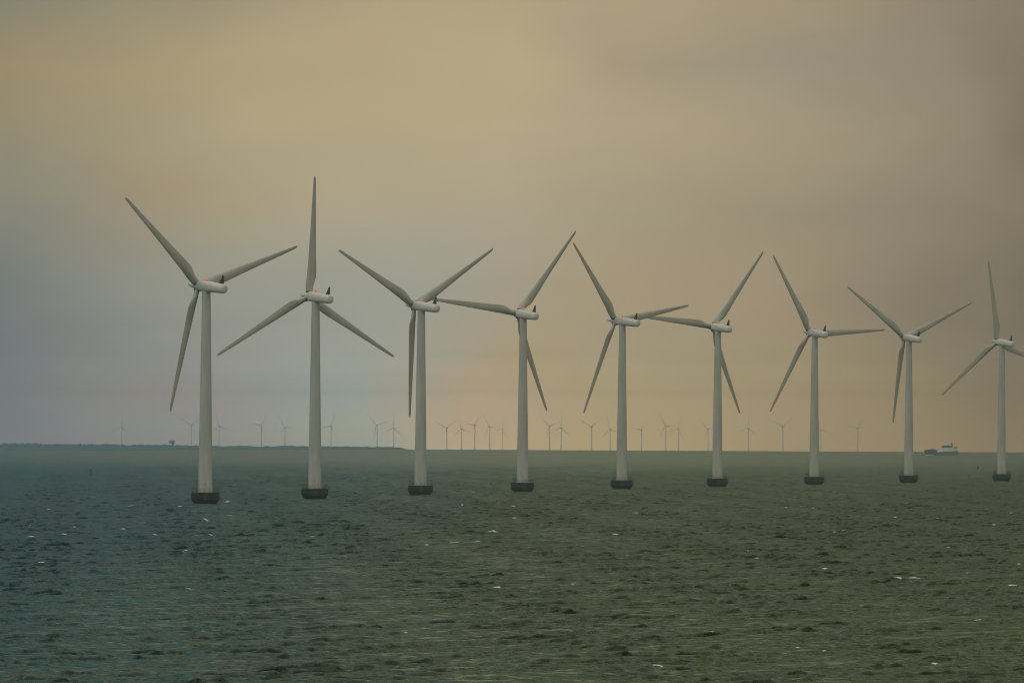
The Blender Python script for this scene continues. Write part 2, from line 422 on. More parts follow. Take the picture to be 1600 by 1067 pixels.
# whitecaps: breaking crests, each a ragged foam patch on the nearest crest
foam = np.zeros_like(Z)
for (fx, fy, fw) in FOAM:
    r = fy; ir = int(np.searchsorted(rows, fy))
    if not 20 < ir < nr - 20: continue
    ic = int(np.searchsorted(PX[ir], fx))
    if not (8 < ic < ncol - 8 and 20 < ir < nr - 20): continue
    sr = max(2, int(5 / dr[ir]))
    ir += int(np.argmax(Z[ir - sr:ir + sr, ic])) - sr
    hw = fw * 0.85
    wc = max(2, int(hw * 1.8 / dt[ir])); wr = max(2, int(3.2 / dr[ir]))
    sl_ = (slice(max(0, ir - wr), ir + wr + 1), slice(max(0, ic - wc), min(ncol, ic + wc + 1)))
    lx = (PX[sl_] - PX[ir, ic]) / hw
    tilt = rng.uniform(-0.9, 0.9)
    wave = 0.35 * np.sin(lx * rng.uniform(3, 6) + rng.uniform(0, 6))
    depth = max(0.5, dr[ir] * 0.6)
    ly = (PY[sl_] - rows[ir] - tilt * lx * hw * 0.6) / depth + wave
    body = np.exp(-(np.abs(lx) ** 3) * 1.1 - ly ** 2)
    rag = 0.45 + 0.55 * rng.random(body.shape)
    foam[sl_] = np.maximum(foam[sl_], np.clip(body * rag * 1.35, 0, 1))
    Z[sl_] += (0.02 + 0.00006 * r) * body * (0.7 + 0.3 * rag) * min(1.0, 0.5 + fw * 0.5)
# thin broken wash around the foot of each foundation
for (tx, ty) in [(-89.8, 2504.7), (-62.1, 2696.0), (-30.7, 2884.0), (4.0, 3067.6), (42.0, 3248.0), (82.6, 3423.7), (127.6, 3596.0), (175.2, 3764.5), (225.6, 3929.0)]:
    ir = int(np.searchsorted(rows, ty)); ic = int(np.searchsorted(PX[ir], tx))
    wr, wc = int(7 / dr[ir]) + 1, int(7 / dt[ir]) + 1
    sl_ = (slice(ir - wr, ir + wr), slice(ic - wc, ic + wc))
    dd = np.hypot(PX[sl_] - tx, PY[sl_] - ty)
    ring = np.exp(-((dd - 3.9) / 0.8) ** 2) * rng.uniform(0.25, 0.62, dd.shape)
    foam[sl_] = np.maximum(foam[sl_], ring)
PXd = PX + DX; PYd = PY + DY
Zd = Z - (PXd ** 2 + PYd ** 2) / (2 * RE)
co1 = np.stack([PXd, PYd, Zd], -1).reshape(-1, 3)
idx = np.arange(nr * ncol, dtype=np.int32).reshape(nr, ncol)
q1 = np.stack([idx[:-1, :-1], idx[:-1, 1:], idx[1:, 1:], idx[1:, :-1]], -1).reshape(-1, 4)[:, ::-1]
# calm coarse sea for the rest of the disc, a little below the troughs
LOW = 1.3
crows = np.concatenate([np.geomspace(20, R0, 24), np.geomspace(R0, R1, 60)[1:]])
caz = np.linspace(0, 2 * math.pi, 161)
CR, CA = np.meshgrid(crows, caz, indexing='ij')
co2 = np.stack([CR * np.sin(CA), CR * np.cos(CA), -(CR ** 2) / (2 * RE) - LOW], -1).reshape(-1, 3)
b = len(co1)
id2 = np.arange(CR.size, dtype=np.int32).reshape(CR.shape) + b
q2 = np.stack([id2[:-1, :-1], id2[:-1, 1:], id2[1:, 1:], id2[1:, :-1]], -1).reshape(-1, 4)[:, ::-1]
# centre disc
ca = np.linspace(0, 2 * math.pi, 65)[:-1]
co4 = np.concatenate([[[0, 0, -LOW]], np.stack([20 * np.sin(ca), 20 * np.cos(ca), 0 * ca - LOW], -1)])
b += len(co2)
t4 = np.array([[b, b + 1 + (i + 1) % 64, b + 1 + i] for i in range(64)], dtype=np.int32)
VV = np.concatenate([co1, co2, co4]).astype(np.float32)
QQ = np.concatenate([q1, q2]).astype(np.int32)
me = bpy.data.meshes.new('sea')
me.vertices.add(len(VV)); me.vertices.foreach_set('co', VV.ravel())
nl = QQ.size + t4.size
me.loops.add(nl)
me.loops.foreach_set('vertex_index', np.concatenate([QQ.ravel(), t4.ravel()]).astype(np.int32))
me.polygons.add(len(QQ) + len(t4))
me.polygons.foreach_set('loop_start', np.concatenate([np.arange(len(QQ)) * 4, QQ.size + np.arange(len(t4)) * 3]).astype(np.int32))
me.polygons.foreach_set('use_smooth', np.ones(len(QQ) + len(t4), dtype=bool))
me.update(calc_edges=True)
at = me.attributes.new('foam', 'FLOAT', 'POINT')
fv = np.zeros(len(VV), np.float32); fv[:foam.size] = foam.ravel()
at.data.foreach_set('value', fv)
# slope of the waves too short for this row's spacing, handed to the ripple shading
at = me.attributes.new('ripple', 'FLOAT', 'POINT')
fv = np.full(len(VV), math.sqrt(lost.max()), np.float32)
fv[:foam.size] = (np.sqrt(lost)[:, None] * GRP ** 1.5).ravel()
at.data.foreach_set('value', fv)
sea = bpy.data.objects.new('sea', me)
COL.objects.link(sea)
tag(sea, 'choppy grey green open sea with scattered small whitecaps', 'sea', kind='structure')
del PX, PY, PXd, PYd, Z, Zd, DX, DY, co1, VV, QQ, q1, idx

RIPPLE = 0.42
m, nt, p = new_mat('sea_water')
L = nt.links.new
geo = node(nt, 'ShaderNodeNewGeometry')
pos = geo.outputs['Position']
# ripples finer than the mesh tilt the surface
n1 = node(nt, 'ShaderNodeTexNoise'); n1.inputs['Scale'].default_value = 1.6; n1.inputs['Detail'].default_value = 3
L(pos, n1.inputs['Vector'])
v1 = node(nt, 'ShaderNodeVectorMath', operation='SUBTRACT'); L(n1.outputs['Color'], v1.inputs[0]); v1.inputs[1].default_value = (0.5, 0.5, 0.5)
ra = node(nt, 'ShaderNodeAttribute'); ra.attribute_name = 'ripple'
rm = node(nt, 'ShaderNodeMath', operation='MULTIPLY_ADD'); L(ra.outputs['Fac'], rm.inputs[0]); rm.inputs[1].default_value = 8.0; rm.inputs[2].default_value = RIPPLE
rc = node(nt, 'ShaderNodeCombineXYZ'); L(rm.outputs[0], rc.inputs[0]); L(rm.outputs[0], rc.inputs[1])
v2 = node(nt, 'ShaderNodeVectorMath', operation='MULTIPLY'); L(v1.outputs[0], v2.inputs[0]); L(rc.outputs[0], v2.inputs[1])
v3 = node(nt, 'ShaderNodeVectorMath', operation='ADD'); L(geo.outputs['Normal'], v3.inputs[0]); L(v2.outputs[0], v3.inputs[1])
v4 = node(nt, 'ShaderNodeVectorMath', operation='NORMALIZE'); L(v3.outputs[0], v4.inputs[0])
L(v4.outputs[0], p.inputs['Normal'])
# bluer water colour on the left, green brown on the right
sx = node(nt, 'ShaderNodeSeparateXYZ'); L(pos, sx.inputs[0])
nb = node(nt, 'ShaderNodeTexNoise'); nb.inputs['Scale'].default_value = 0.012; nb.inputs['Detail'].default_value = 3
L(pos, nb.inputs['Vector'])
ma = node(nt, 'ShaderNodeMath', operation='MULTIPLY_ADD'); L(nb.outputs['Fac'], ma.inputs[0]); ma.inputs[1].default_value = 40; L(sx.outputs['X'], ma.inputs[2])
mr = node(nt, 'ShaderNodeMapRange', interpolation_type='SMOOTHSTEP')
mr.inputs['From Min'].default_value = -75; mr.inputs['From Max'].default_value = 45
L(ma.outputs[0], mr.inputs['Value'])
mx = node(nt, 'ShaderNodeMix', data_type='RGBA')
mx.inputs['A'].default_value = (0.000, 0.025, 0.034, 1); mx.inputs['B'].default_value = (0.019, 0.0285, 0.0035, 1)
L(mr.outputs[0], mx.inputs['Factor'])
L(mx.outputs['Result'], p.inputs['Base Color'])
p.inputs['Roughness'].default_value = 0.16
p.inputs['IOR'].default_value = 1.333
fo = node(nt, 'ShaderNodeBsdfDiffuse'); fo.inputs['Color'].default_value = (0.60, 0.61, 0.57, 1)
fa = node(nt, 'ShaderNodeAttribute'); fa.attribute_name = 'foam'
fn = node(nt, 'ShaderNodeTexNoise'); fn.inputs['Scale'].default_value = 4.0; fn.inputs['Detail'].default_value = 3
L(pos, fn.inputs['Vector'])
fm = node(nt, 'ShaderNodeMath', operation='MULTIPLY_ADD'); L(fn.outputs['Fac'], fm.inputs[0]); fm.inputs[1].default_value = 0.7
fm2 = node(nt, 'ShaderNodeMath', operation='SUBTRACT'); L(fa.outputs['Fac'], fm2.inputs[0]); fm2.inputs[1].default_value = 0.62
L(fm2.outputs[0], fm.inputs[2])
fr = node(nt, 'ShaderNodeMapRange'); fr.inputs['From Min'].default_value = 0.0; fr.inputs['From Max'].default_value = 0.35
L(fm.outputs[0], fr.inputs['Value'])
ms = node(nt, 'ShaderNodeMixShader')
L(fr.outputs[0], ms.inputs[0]); L(p.outputs[0], ms.inputs[1]); L(fo.outputs[0], ms.inputs[2])
L(ms.outputs[0], nt.nodes['Material Output'].inputs['Surface'])
me.materials.append(m)

# ------------------------------------------------------------------ wind turbines
ROT_R, HUB_H, OVER, TILT = 38.0, 64.2, 4.0, R(5)


def blade_mesh():
    """x towards trailing edge, y upwind, z out along the blade"""
    secs = [  # r, chord, thickness ratio, circle blend, twist deg
        (1.25, 1.92, 1.0, 1.0, 13), (2.5, 1.92, 1.0, 1.0, 13), (3.4, 2.05, 0.86, 0.8, 13), (4.5, 2.50, 0.62, 0.42, 13),
        (5.7, 2.88, 0.46, 0.15, 12.5), (7.0, 3.00, 0.38, 0.0, 11.5), (9.0, 2.90, 0.32, 0, 9.5), (12, 2.66, 0.28, 0, 7.8),
        (16, 2.35, 0.25, 0, 5.6), (20, 2.05, 0.23, 0, 4.0), (24, 1.77, 0.21, 0, 2.8), (28, 1.50, 0.20, 0, 1.8),
        (32, 1.23, 0.19, 0, 1.0), (35, 1.01, 0.18, 0, 0.5), (36.6, 0.88, 0.17, 0, 0.3), (37.5, 0.70, 0.17, 0, 0.2), (37.9, 0.42, 0.17, 0, 0.1), (38.0, 0.12, 0.17, 0, 0)]
    n = 24
    vs, fs = [], []
    for (r, c, t, cb, tw) in secs:
        for k in range(n):
            a = 2 * math.pi * k / n
            x = 0.5 * (1 + math.cos(a))               # 1 = trailing edge
            yt = 5 * t * (0.2969 * math.sqrt(x) - 0.1260 * x - 0.3516 * x * x + 0.2843 * x ** 3 - 0.1036 * x ** 4)
            camber = 0.03 * (1 - cb) * 4 * x * (1 - x)
            y = (yt if a <= math.pi else -yt) - camber
            xc, yc = 0.5 * math.cos(a), 0.5 * math.sin(a)
            X = (x - 0.29) * c * (1 - cb) + xc * c * cb
            Y = y * c * (1 - cb) + yc * c * cb
            w_ = R(tw)
            vs.append((X * math.cos(w_) - Y * math.sin(w_) * -1 * 0 - Y * math.sin(w_), X * -math.sin(w_) * 1 + Y * math.cos(w_), r))
    for i in range(len(secs) - 1):
        for k in range(n):
            k2 = (k + 1) % n
            fs.append((i * n + k, i * n + k2, (i + 1) * n + k2, (i + 1) * n + k))
    fs.append(tuple(range(n))[::-1]); fs.append(tuple((len(secs) - 1) * n + k for k in range(n)))
    return vs, fs


def superlathe(prof, seg=28, sq=2.4):
    """rounded-box cross sections along local z: prof = (z, half width, half height, centre height)"""
    vs, fs = [], []
    for (z, hw, hh, cz) in prof:
        for k in range(seg):
            t = 2 * math.pi * k / seg
            c, s = math.cos(t), math.sin(t)
            vs.append((hw * math.copysign(abs(c) ** (2 / sq), c), cz + hh * math.copysign(abs(s) ** (2 / sq), s), z))
    for i in range(len(prof) - 1):
        for k in range(seg):
            k2 = (k + 1) % seg
            fs.append((i * seg + k, i * seg + k2, (i + 1) * seg + k2, (i + 1) * seg + k))
    fs.append(tuple(range(seg))[::-1]); fs.append(tuple((len(prof) - 1) * seg + k for k in range(seg)))
    return vs, fs


def make_turbine():
    root = empty('wind_turbine', (0, 0, 0))
    # foundation: ice cone flaring up out of the sea, flat deck
    fnd = MB().lathe([(3.0, -3.0), (3.22, 0.0), (3.45, 0.35), (4.18, 1.3), (4.24, 1.5), (4.22, 2.2), (4.14, 3.15), (4.05, 3.42)], 40).build('foundation', M['concrete'], root)
    sharp(fnd, 25)
    rl = MB()
    npst = 18
    pts = [(3.92 * math.cos(2 * math.pi * (k + .5) / npst), 3.92 * math.sin(2 * math.pi * (k + .5) / npst)) for k in range(npst)]
    for k, (x, y) in enumerate(pts):
        rl.tube((x, y, 3.40), (x, y, 4.52), 0.045, seg=6)
        x2, y2 = pts[(k + 1) % npst]
        for z in (3.95, 4.5):
            rl.tube((x, y, z), (x2, y2, z), 0.032, seg=6)
    rl.build('railing', M['steel'], fnd, True)
    for a in (R(-14), R(-158), R(82)):
        x, y = 3.72 * math.cos(a), 3.72 * math.sin(a)
        lt = MB().tube((x, y, 3.40), (x, y, 4.55), 0.07).build('lantern', M['steel'], fnd, True)
        MB().box((x, y, 4.74), (0.62, 0.5, 0.40), a, 0.75).box((x, y, 4.98), (0.25, 0.25, 0.12), a).build('lantern_head', M['steel'], lt)
    cr = MB().tube((-2.62, -0.7, 3.40), (-2.62, -0.7, 6.6), 0.13, 0.10).tube((-2.62, -0.7, 6.5), (-3.3, -1.3, 6.9), 0.08, 0.06)
    cr.box((-2.62, -0.7, 4.5), (0.5, 0.45, 0.7)).build('davit_crane', M['steel'], fnd, True)
    ld = MB()
    for s in (-0.28, 0.28):
        ld.tube((4.62, -0.6 + s, -1.2), (4.62, -0.6 + s, 4.5), 0.07, seg=6)
    for z in np.arange(-0.9, 4.3, 0.42):
        ld.tube((4.62, -0.88, z), (4.62, -0.32, z), 0.035, seg=6)
    for z in (1.6, 3.2):
        ld.tube((4.0, -0.6, z), (4.64, -0.6, z), 0.06, seg=6)
    ld.build('boat_ladder', M['steel'], fnd, True)
    # tower
    tw = MB()
    prof = []
    for i in range(13):
        t = i / 12
        prof.append((2.12 + (1.24 - 2.12) * t, 3.41 + (62.55 - 3.41) * t))
    prof = [(2.24, 3.40), (2.24, 3.58)] + [(2.12, 3.60)] + prof[1:]
    tw = sharp(tw.lathe(prof, 48).build('tower', M['tower'], root), 40)
    dx, dy = 0.55, -2.03
    a = math.atan2(dy, dx)
    dr_ = MB().box((2.10 * math.cos(a), 2.10 * math.sin(a), 4.75), (0.16, 0.85, 2.1), a).build('door', M['tower'], tw)
    MB().box((2.22 * math.cos(a) + .3, 2.22 * math.sin(a), 4.75), (0.06, 0.08, 0.22), a).build('door_handle', M['steel'], dr_)
    MB().box((2.16 * math.cos(a - .25), 2.16 * math.sin(a - .25), 5.9), (0.22, 0.22, 0.3), a).build('door_lamp', M['steel'], tw)
    # nacelle, along local +z = downwind
    vs, fs = superlathe([(-1.0 + .0, 1.30, 1.30, 0.0), (0.95, 1.50, 1.50, 0.0), (1.25, 1.58, 1.60, 0.02), (3.0, 1.62, 1.66, 0.02), (5.5, 1.58, 1.60, 0), (9.0, 1.50, 1.50, -0.02),
                         (11.8, 1.42, 1.42, -0.04), (12.5, 1.33, 1.33, -0.05), (12.9, 1.12, 1.12, -0.05), (13.05, 0.72, 0.72, -0.05)][1:])
    nac = sharp(link('nacelle', vs, fs, M['nacelle'], root), 50)
    neck = MB().lathe([(1.30, -0.2), (1.36, 0.35), (1.36, 0.95)], 24)
    # hub and long tapering nose, same axis, upwind = -z
    prof = [(0.02, -4.62), (0.26, -4.58), (0.42, -4.42), (0.50, -4.15), (0.72, -3.2), (0.98, -2.1), (1.18, -1.35), (1.34, -0.9), (1.42, -0.3), (1.42, 0.72)]
    hub = sharp(MB().lathe(prof, 32).build('hub', M['nacelle'], root), 40)
    MB().lathe([(1.30, 0.70), (1.30, 0.97)], 28).build('rotor_seal', M['rubber'], hub, True)
    # beacon and wind vane on the nacelle roof
    bc = MB().lathe([(0.22, 0), (0.26, 0.12), (0.26, 0.18)], 14, mtx=Matrix.Translation((0, 1.60, 3.9)) @ Matrix.Rotation(R(-90), 4, 'X')).build('beacon', M['steel'], nac, True)
    MB().lathe([(0.36, 0.17), (0.44, 0.45), (0.36, 0.75), (0.08, 0.9)], 14, mtx=Matrix.Translation((0, 1.60, 3.9)) @ Matrix.Rotation(R(-90), 4, 'X')).build('beacon_lens', M['beacon'], bc, True)
    wv = MB()
    # dark swept mast, broad at its foot
    sec = [(0.0, 10.45, 11.95, 0.30), (0.9, 10.95, 11.98, 0.26), (1.7, 11.4, 12.0, 0.20), (2.45, 11.7, 12.02, 0.13)]
    vv, ff = [], []
    for (h, z0, z1, t) in sec:
        vv += [(-t, 1.36 + h, z0), (t, 1.36 + h, z0), (t, 1.36 + h, z1), (-t, 1.36 + h, z1)]
    for i in range(3):
        for k in range(4):
            ff.append((i * 4 + k, i * 4 + (k + 1) % 4, i * 4 + 4 + (k + 1) % 4, i * 4 + 4 + k))
    ff += [(3, 2, 1, 0), (12, 13, 14, 15)]
    wv.add(vv, ff)
    wv.tube((-0.35, 3.45, 11.94), (0.35, 3.45, 11.94), 0.05, seg=6)
    wv.build('wind_vane', M['black'], nac)
    # blades
    vs, fs = blade_mesh()
    for k in range(3):
        b_ = sharp(link('blade', vs, fs, M['blade'], root), 60)
        MB().lathe([(1.00, 1.20), (1.06, 1.30), (1.06, 1.62), (0.98, 1.68)], 24).build('root_collar', M['rubber'], b_, True)
    return root


def copy_tree(o, parent=None):
    c = o.copy()
    COL.objects.link(c)
    if parent: c.parent = parent
    for ch in [x for x in list(bpy.data.objects) if x.parent == o]:
        copy_tree(ch, c)
    return c


def pose(root, x, y, yaw, phi):
    """stand the turbine at x, y; yaw = compass of the rotor axis; phi = first blade, clockwise from up seen from behind"""
    root.location = (x, y, drop(x, y))
    yaw = R(yaw)
    n = Vector((math.cos(yaw) * math.cos(TILT), math.sin(yaw) * math.cos(TILT), math.sin(TILT)))   # upwind
    e1 = Vector((math.sin(yaw), -math.cos(yaw), 0))        # to the right seen from behind
    e2 = e1.cross(n)                                        # up in the rotor plane
    if e2.z < 0: e2 = -e2
    c = Vector((OVER * math.cos(yaw), OVER * math.sin(yaw), HUB_H))
    k = 0
    for ch in root.children:
        nm = ch.name.split('.')[0]
        if nm in ('nacelle', 'hub'):
            m4 = Matrix((e1, e2, -n)).transposed().to_4x4(); m4.translation = c
            if m4.determinant() < 0:
                m4 = Matrix((-e1, e2, -n)).transposed().to_4x4(); m4.translation = c
            ch.matrix_local = m4
        elif nm == 'blade':
            f = R(phi + 120 * k); k += 1
            rad = e1 * math.sin(f) + e2 * math.cos(f)
            cw = e1 * math.cos(f) - e2 * math.sin(f)
            m4 = Matrix((cw, n, rad)).transposed().to_4x4(); m4.translation = c
            ch.matrix_local = m4


TURB = [(-89.8, 2504.7, 129.3, 71.3), (-62.1, 2696.0, 123.2, 119.6), (-30.7, 2884.0, 128.1, 58.5), (4.0, 3067.6, 121.7, 37.2), (42.0, 3248.0, 131.6, 80.3),
        (82.6, 3423.7, 121.5, 36.1), (127.6, 3596.0, 121.0, 87.6), (175.2, 3764.5, 119.9, 65.2), (225.6, 3929.0, 119.6, 109.0)]
LAB = ['largest and leftmost white wind turbine, foam patch beside its dark foundation',
       'second white turbine from the left, one blade pointing straight up',
       'third white turbine from the left, Y shaped rotor with one blade hanging straight down',
       'fourth white turbine from the left, blade pointing left across the wind vane of its neighbour',
       'middle white turbine of the row of nine, its right blade overlapping the next turbine’s blade',
       'sixth white turbine from the left, left blade tip overlapping the middle turbine’s blade',
       'third white turbine from the right, one blade lying level to the right',
       'white turbine with Y shaped rotor standing just left of the small ship',
       'rightmost white turbine, right of the ship, one blade cut off by the picture edge']
proto = make_turbine()
bpy.context.view_layer.update()
for i, (x, y, yaw, phi) in enumerate(TURB):
    o = proto if i == 0 else copy_tree(proto)
    tag(o, LAB[i].replace('’', "'"), 'wind turbine', 'near row of white offshore wind turbines')
    pose(o, x, y, yaw, phi)

# ------------------------------------------------------------------ far wind farm, one mesh each
def far_turbine_mesh(phi, yaw):
    mb = MB()
    mb.lathe([(2.0, -8), (2.0, 3.5), (1.5, 3.6), (0.95, 63)], 10)
    n = Vector((math.cos(yaw), math.sin(yaw), 0)); e1 = Vector((math.sin(yaw), -math.cos(yaw), 0)); e2 = Vector((0, 0, 1))
    c = Vector((0, 0, 65)) + n * 4
    m4 = Matrix((e1, e2, -n)).transposed().to_4x4(); m4.translation = c
    vs, fs = superlathe([(-1, .9, .9, 0), (0, 1.8, 1.8, 0), (9, 1.9, 1.9, 0), (10, 1.3, 1.3, 0)], 10)
    mb.add([m4 @ Vector(v) for v in vs], fs)
    for k in range(3):
        f = R(phi + 120 * k)
        rad = e1 * math.sin(f) + e2 * math.cos(f); cw = e1 * math.cos(f) - e2 * math.sin(f)
        vv, ff = [], []
        for (r, a, b_, t) in ((1, -.6, .6, .6), (8, -.6, 1.3, .4), (24, -.3, 0.7, .2), (44, -.12, .28, .08)):
            for (u, v) in ((a, 0), ((a + b_) / 2, t), (b_, 0), ((a + b_) / 2, -t)):
                vv.append(c + rad * r + cw * u + n * v)
        for i in range(3):
            for q in range(4):
                ff.append((i * 4 + q, i * 4 + (q + 1) % 4, i * 4 + 4 + (q + 1) % 4, i * 4 + 4 + q))
        mb.add(vv, ff)
    return mb


# (azimuth in degrees, distance)
FAR = [(191, 21.5), (300, 19.2), (343, 20.2), (409, 19.4), (446, 21.0), (518, 19.8), (590, 19.0), (616, 21.2), (699, 20.8), (722, 21.6), (742.7, 18.6), (766, 19.6),
       (786, 21.8), (859.6, 18.9), (877.6, 20.2), (925.4, 19.0), (954, 21.4), (1003, 21.7), (1041, 18.4), (1061, 21.0), (1107, 20.6), (1170, 19.6), (1224, 18.2), (1283, 20.8), (1341, 19.2)]
NEARX = [320, 493, 657, 817, 971, 1122, 1272, 1420]
ORD = ['first', 'second', 'third', 'fourth', 'fifth', 'sixth', 'seventh', 'eighth', 'ninth']
slots = {}
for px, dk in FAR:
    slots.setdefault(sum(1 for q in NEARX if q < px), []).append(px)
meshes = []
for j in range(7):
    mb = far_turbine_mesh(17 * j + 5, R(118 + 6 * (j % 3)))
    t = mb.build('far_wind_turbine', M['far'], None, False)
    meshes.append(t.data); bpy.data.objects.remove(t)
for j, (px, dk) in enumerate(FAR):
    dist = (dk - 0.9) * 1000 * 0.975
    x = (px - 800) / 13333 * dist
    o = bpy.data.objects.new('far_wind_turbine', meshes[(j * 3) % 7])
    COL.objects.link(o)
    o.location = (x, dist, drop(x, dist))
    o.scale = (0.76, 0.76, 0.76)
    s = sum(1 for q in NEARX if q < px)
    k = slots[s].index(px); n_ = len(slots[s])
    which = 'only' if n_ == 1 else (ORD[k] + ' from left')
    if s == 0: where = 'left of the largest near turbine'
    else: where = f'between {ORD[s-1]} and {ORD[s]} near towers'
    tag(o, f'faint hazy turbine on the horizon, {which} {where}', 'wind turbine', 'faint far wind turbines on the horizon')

# ------------------------------------------------------------------ low island on the left horizon
def island(name, seed, prof, base, depth, mat, rough, front=0.0):
    """prof = (photo column, distance, crest height)"""
    rg = np.random.default_rng(seed)
    pxs = np.array([q[0] for q in prof], float)
    cols = np.arange(pxs[0], pxs[-1] + .1, 1.0)
    dist = np.interp(cols, pxs, [q[1] for q in prof]); hh = np.interp(cols, pxs, [q[2] for q in prof])
    nz = np.zeros(len(cols))
    for s_, a_ in ((2.2, .5), (5, .7), (11, 1.0), (29, .8)):
        kk = rg.normal(size=int(len(cols) / s_) + 3)
        nz += a_ * np.interp(cols / s_, np.arange(len(kk)), kk)
    hh = np.maximum(hh + rough * nz * np.clip(hh / 4, 0, 1), 0.05)
    xs = (cols - 800) / 13333 * dist
    sect = [(0.0, -1.5), (0.03, base), (0.10, 0.55), (0.20, 0.9), (0.35, 1.0), (0.7, 0.8), (1.0, -0.4)]
    vs, fs = [], []
    for i in range(len(cols)):
        for (t, h) in sect:
            y = dist[i] + front + t * depth
            x = xs[i] * y / dist[i]
            z = h * hh[i] if h > 0 else h * 2
            if 0.05 < t < 0.9: z *= 1 + 0.10 * rg.normal()
            vs.append((x, y, z + drop(x, y)))
    n = len(sect)
    for i in range(len(cols) - 1):
        for k in range(n - 1):
            fs.append((i * n + k, (i + 1) * n + k, (i + 1) * n + k + 1, i * n + k + 1))
    return link(name, vs, fs, mat, None, True)


M['land'] = painted('hazy_coast_grass', (0.04, 0.10, 0.17), (0.055, 0.12, 0.19), 0.01, 0.9)  # blue of the distance haze mixed into the grass colour
M['wood'] = painted('hazy_far_foliage', (0.03, 0.10, 0.18), (0.046, 0.12, 0.205), 0.02, 0.95)  # foliage colour also carries painted haze blue
PROF = [(-140, 10600, 9.5), (0, 11000, 8.8), (100, 11350, 7.9), (200, 11800, 7.3), (300, 12400, 6.8), (345, 12650, 5.4), (430, 13200, 5.4), (446, 13250, 6.8), (470, 13400, 5.6), (550, 14300, 5.4), (575, 14600, 5.0), (600, 15000, 5.2), (622, 15300, 4.6), (632, 15500, 2.4), (640, 15700, 0.6), (655, 15800, 0.2)]
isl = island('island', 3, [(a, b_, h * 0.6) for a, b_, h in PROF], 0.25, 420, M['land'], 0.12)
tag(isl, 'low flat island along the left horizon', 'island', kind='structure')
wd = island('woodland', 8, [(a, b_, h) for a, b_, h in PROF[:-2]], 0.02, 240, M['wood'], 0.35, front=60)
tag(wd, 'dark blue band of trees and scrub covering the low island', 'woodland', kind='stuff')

# blue cabin rising above the island
hx, hy = (269.5 - 800) / 13333 * 12350, 12350.0
hut = empty('lookout_hut', (hx, hy, drop(hx, hy) + 4.0))
tag(hut, 'small blue block raised above the low island at left', 'lookout hut')
MB().box((1.4, 0, 2.6), (3.6, 3.6, 5.4)).build('base', M['cabin'], hut)
MB().box((0, 0, 7.2), (7.6, 5.4, 3.8)).build('cabin', M['cabin'], hut)
MB().box((0, 0, 9.3), (8.4, 6.0, 0.4)).build('roof', M['steel'], hut)

# ------------------------------------------------------------------ small ship
SX, SY = 512.9, 10194.0
ship = empty('cargo_ship', (SX, SY, drop(SX, SY)))
tag(ship, 'small ship with dark blue bow and white wheelhouse aft near the right horizon', 'ship')
# hull stations: x (bow = left), half beam at deck, half beam at waterline, deck height, stem rake
ST = [(-20.2, 0.15, 0.05, 6.2), (-18.6, 1.9, 0.5, 6.5), (-16, 3.6, 1.9, 6.8), (-12, 4.5, 3.6, 7.0), (-7.5, 4.7, 4.4, 6.4), (-4.8, 4.7, 4.6, 5.0), (-3.6, 4.7, 4.6, 2.9),
      (0, 4.7, 4.6, 2.6), (1.6, 4.7, 4.6, 2.8), (2.4, 4.7, 4.6, 4.9), (8, 4.7, 4.5, 4.9), (15, 4.5, 4.1, 5.1), (18.6, 4.1, 3.4, 5.4), (20.0, 3.7, 2.6, 5.6)]
vs, fs = [], []
for (x, bd, bw, h) in ST:
    rk = 1.8 if x < -19 else (0.9 if x < -18 else 0)
    for (y, z, dx) in ((-bd, h, 0), (-bd * .5 - bw * .5, h * .45, rk * .5), (-bw, 0, rk), (-bw * .6, -2, rk), (bw * .6, -2, rk), (bw, 0, rk), (bd * .5 + bw * .5, h * .45, rk * .5), (bd, h, 0)):
        vs.append((x + dx, y, z))
for i in range(len(ST) - 1):
    for k in range(8):
        fs.append((i * 8 + k, i * 8 + (k + 1) % 8, i * 8 + 8 + (k + 1) % 8, i * 8 + 8 + k))
fs.append(tuple(range(8))); fs.append(tuple((len(ST) - 1) * 8 + k for k in range(8))[::-1])
hull = sharp(link('hull', vs, fs, [M['hull'], M['hull_grey']], ship), 30)
for pl in hull.data.polygons:
    if pl.center.x > 1.0: pl.material_index = 1
bu = MB()
for s in (-1, 1):
    for i in range(3, 5):
        bu.box((ST[i][0] + 1.5, s * 4.62, ST[i][3] + 0.15), (5.0, 0.12, 0.9))
bu.build('bulwark', M['hull'], ship)
MB().tube((-15.5, 0, 6.7), (-15.5, 0, 8.6), 0.14, 0.08).build('foremast', M['grey_steel'], ship, True)
MB().box((0.2, 0, 3.15), (3.4, 6.0, 1.0)).box((-1.2, 0, 3.9), (0.8, 5.0, 0.6)).build('hatch', M['hull_grey'], ship)
MB().box((8.2, 0, 7.1), (12.2, 7.4, 4.4)).build('deckhouse', M['white'], ship)
br = MB().box((7.6, 0, 10.6), (12.6, 8.2, 2.6)).build('bridge', M['hull_grey'], ship)
wm = MB()
for i in range(9):
    wm.box((2.6 + i * 1.25, -4.12, 10.9), (0.95, 0.06, 0.9))
wm.build('window', M['rubber'], br)
MB().box((7.4, 0, 12.35), (10.6, 6.6, 0.85)).box((4.5, 0, 13.1), (2.2, 2.0, 0.6)).build('bridge_roof', M['white'], br)
fu = MB().box((12.7, 0, 13.3), (2.6, 2.4, 2.7), 0, 0.7).box((13.0, 0, 14.8), (1.0, 1.2, 0.7)).build('funnel', M['steel'], ship)
MB().tube((9.5, 0, 12.7), (9.5, 0, 16.2), 0.12, 0.06).tube((8.5, 0, 14.8), (10.5, 0, 14.8), 0.06).build('mast', M['grey_steel'], ship, True)
MB().box((17.2, 0, 6.6), (4.6, 6.4, 2.4)).build('aft_house', M['white'], ship)
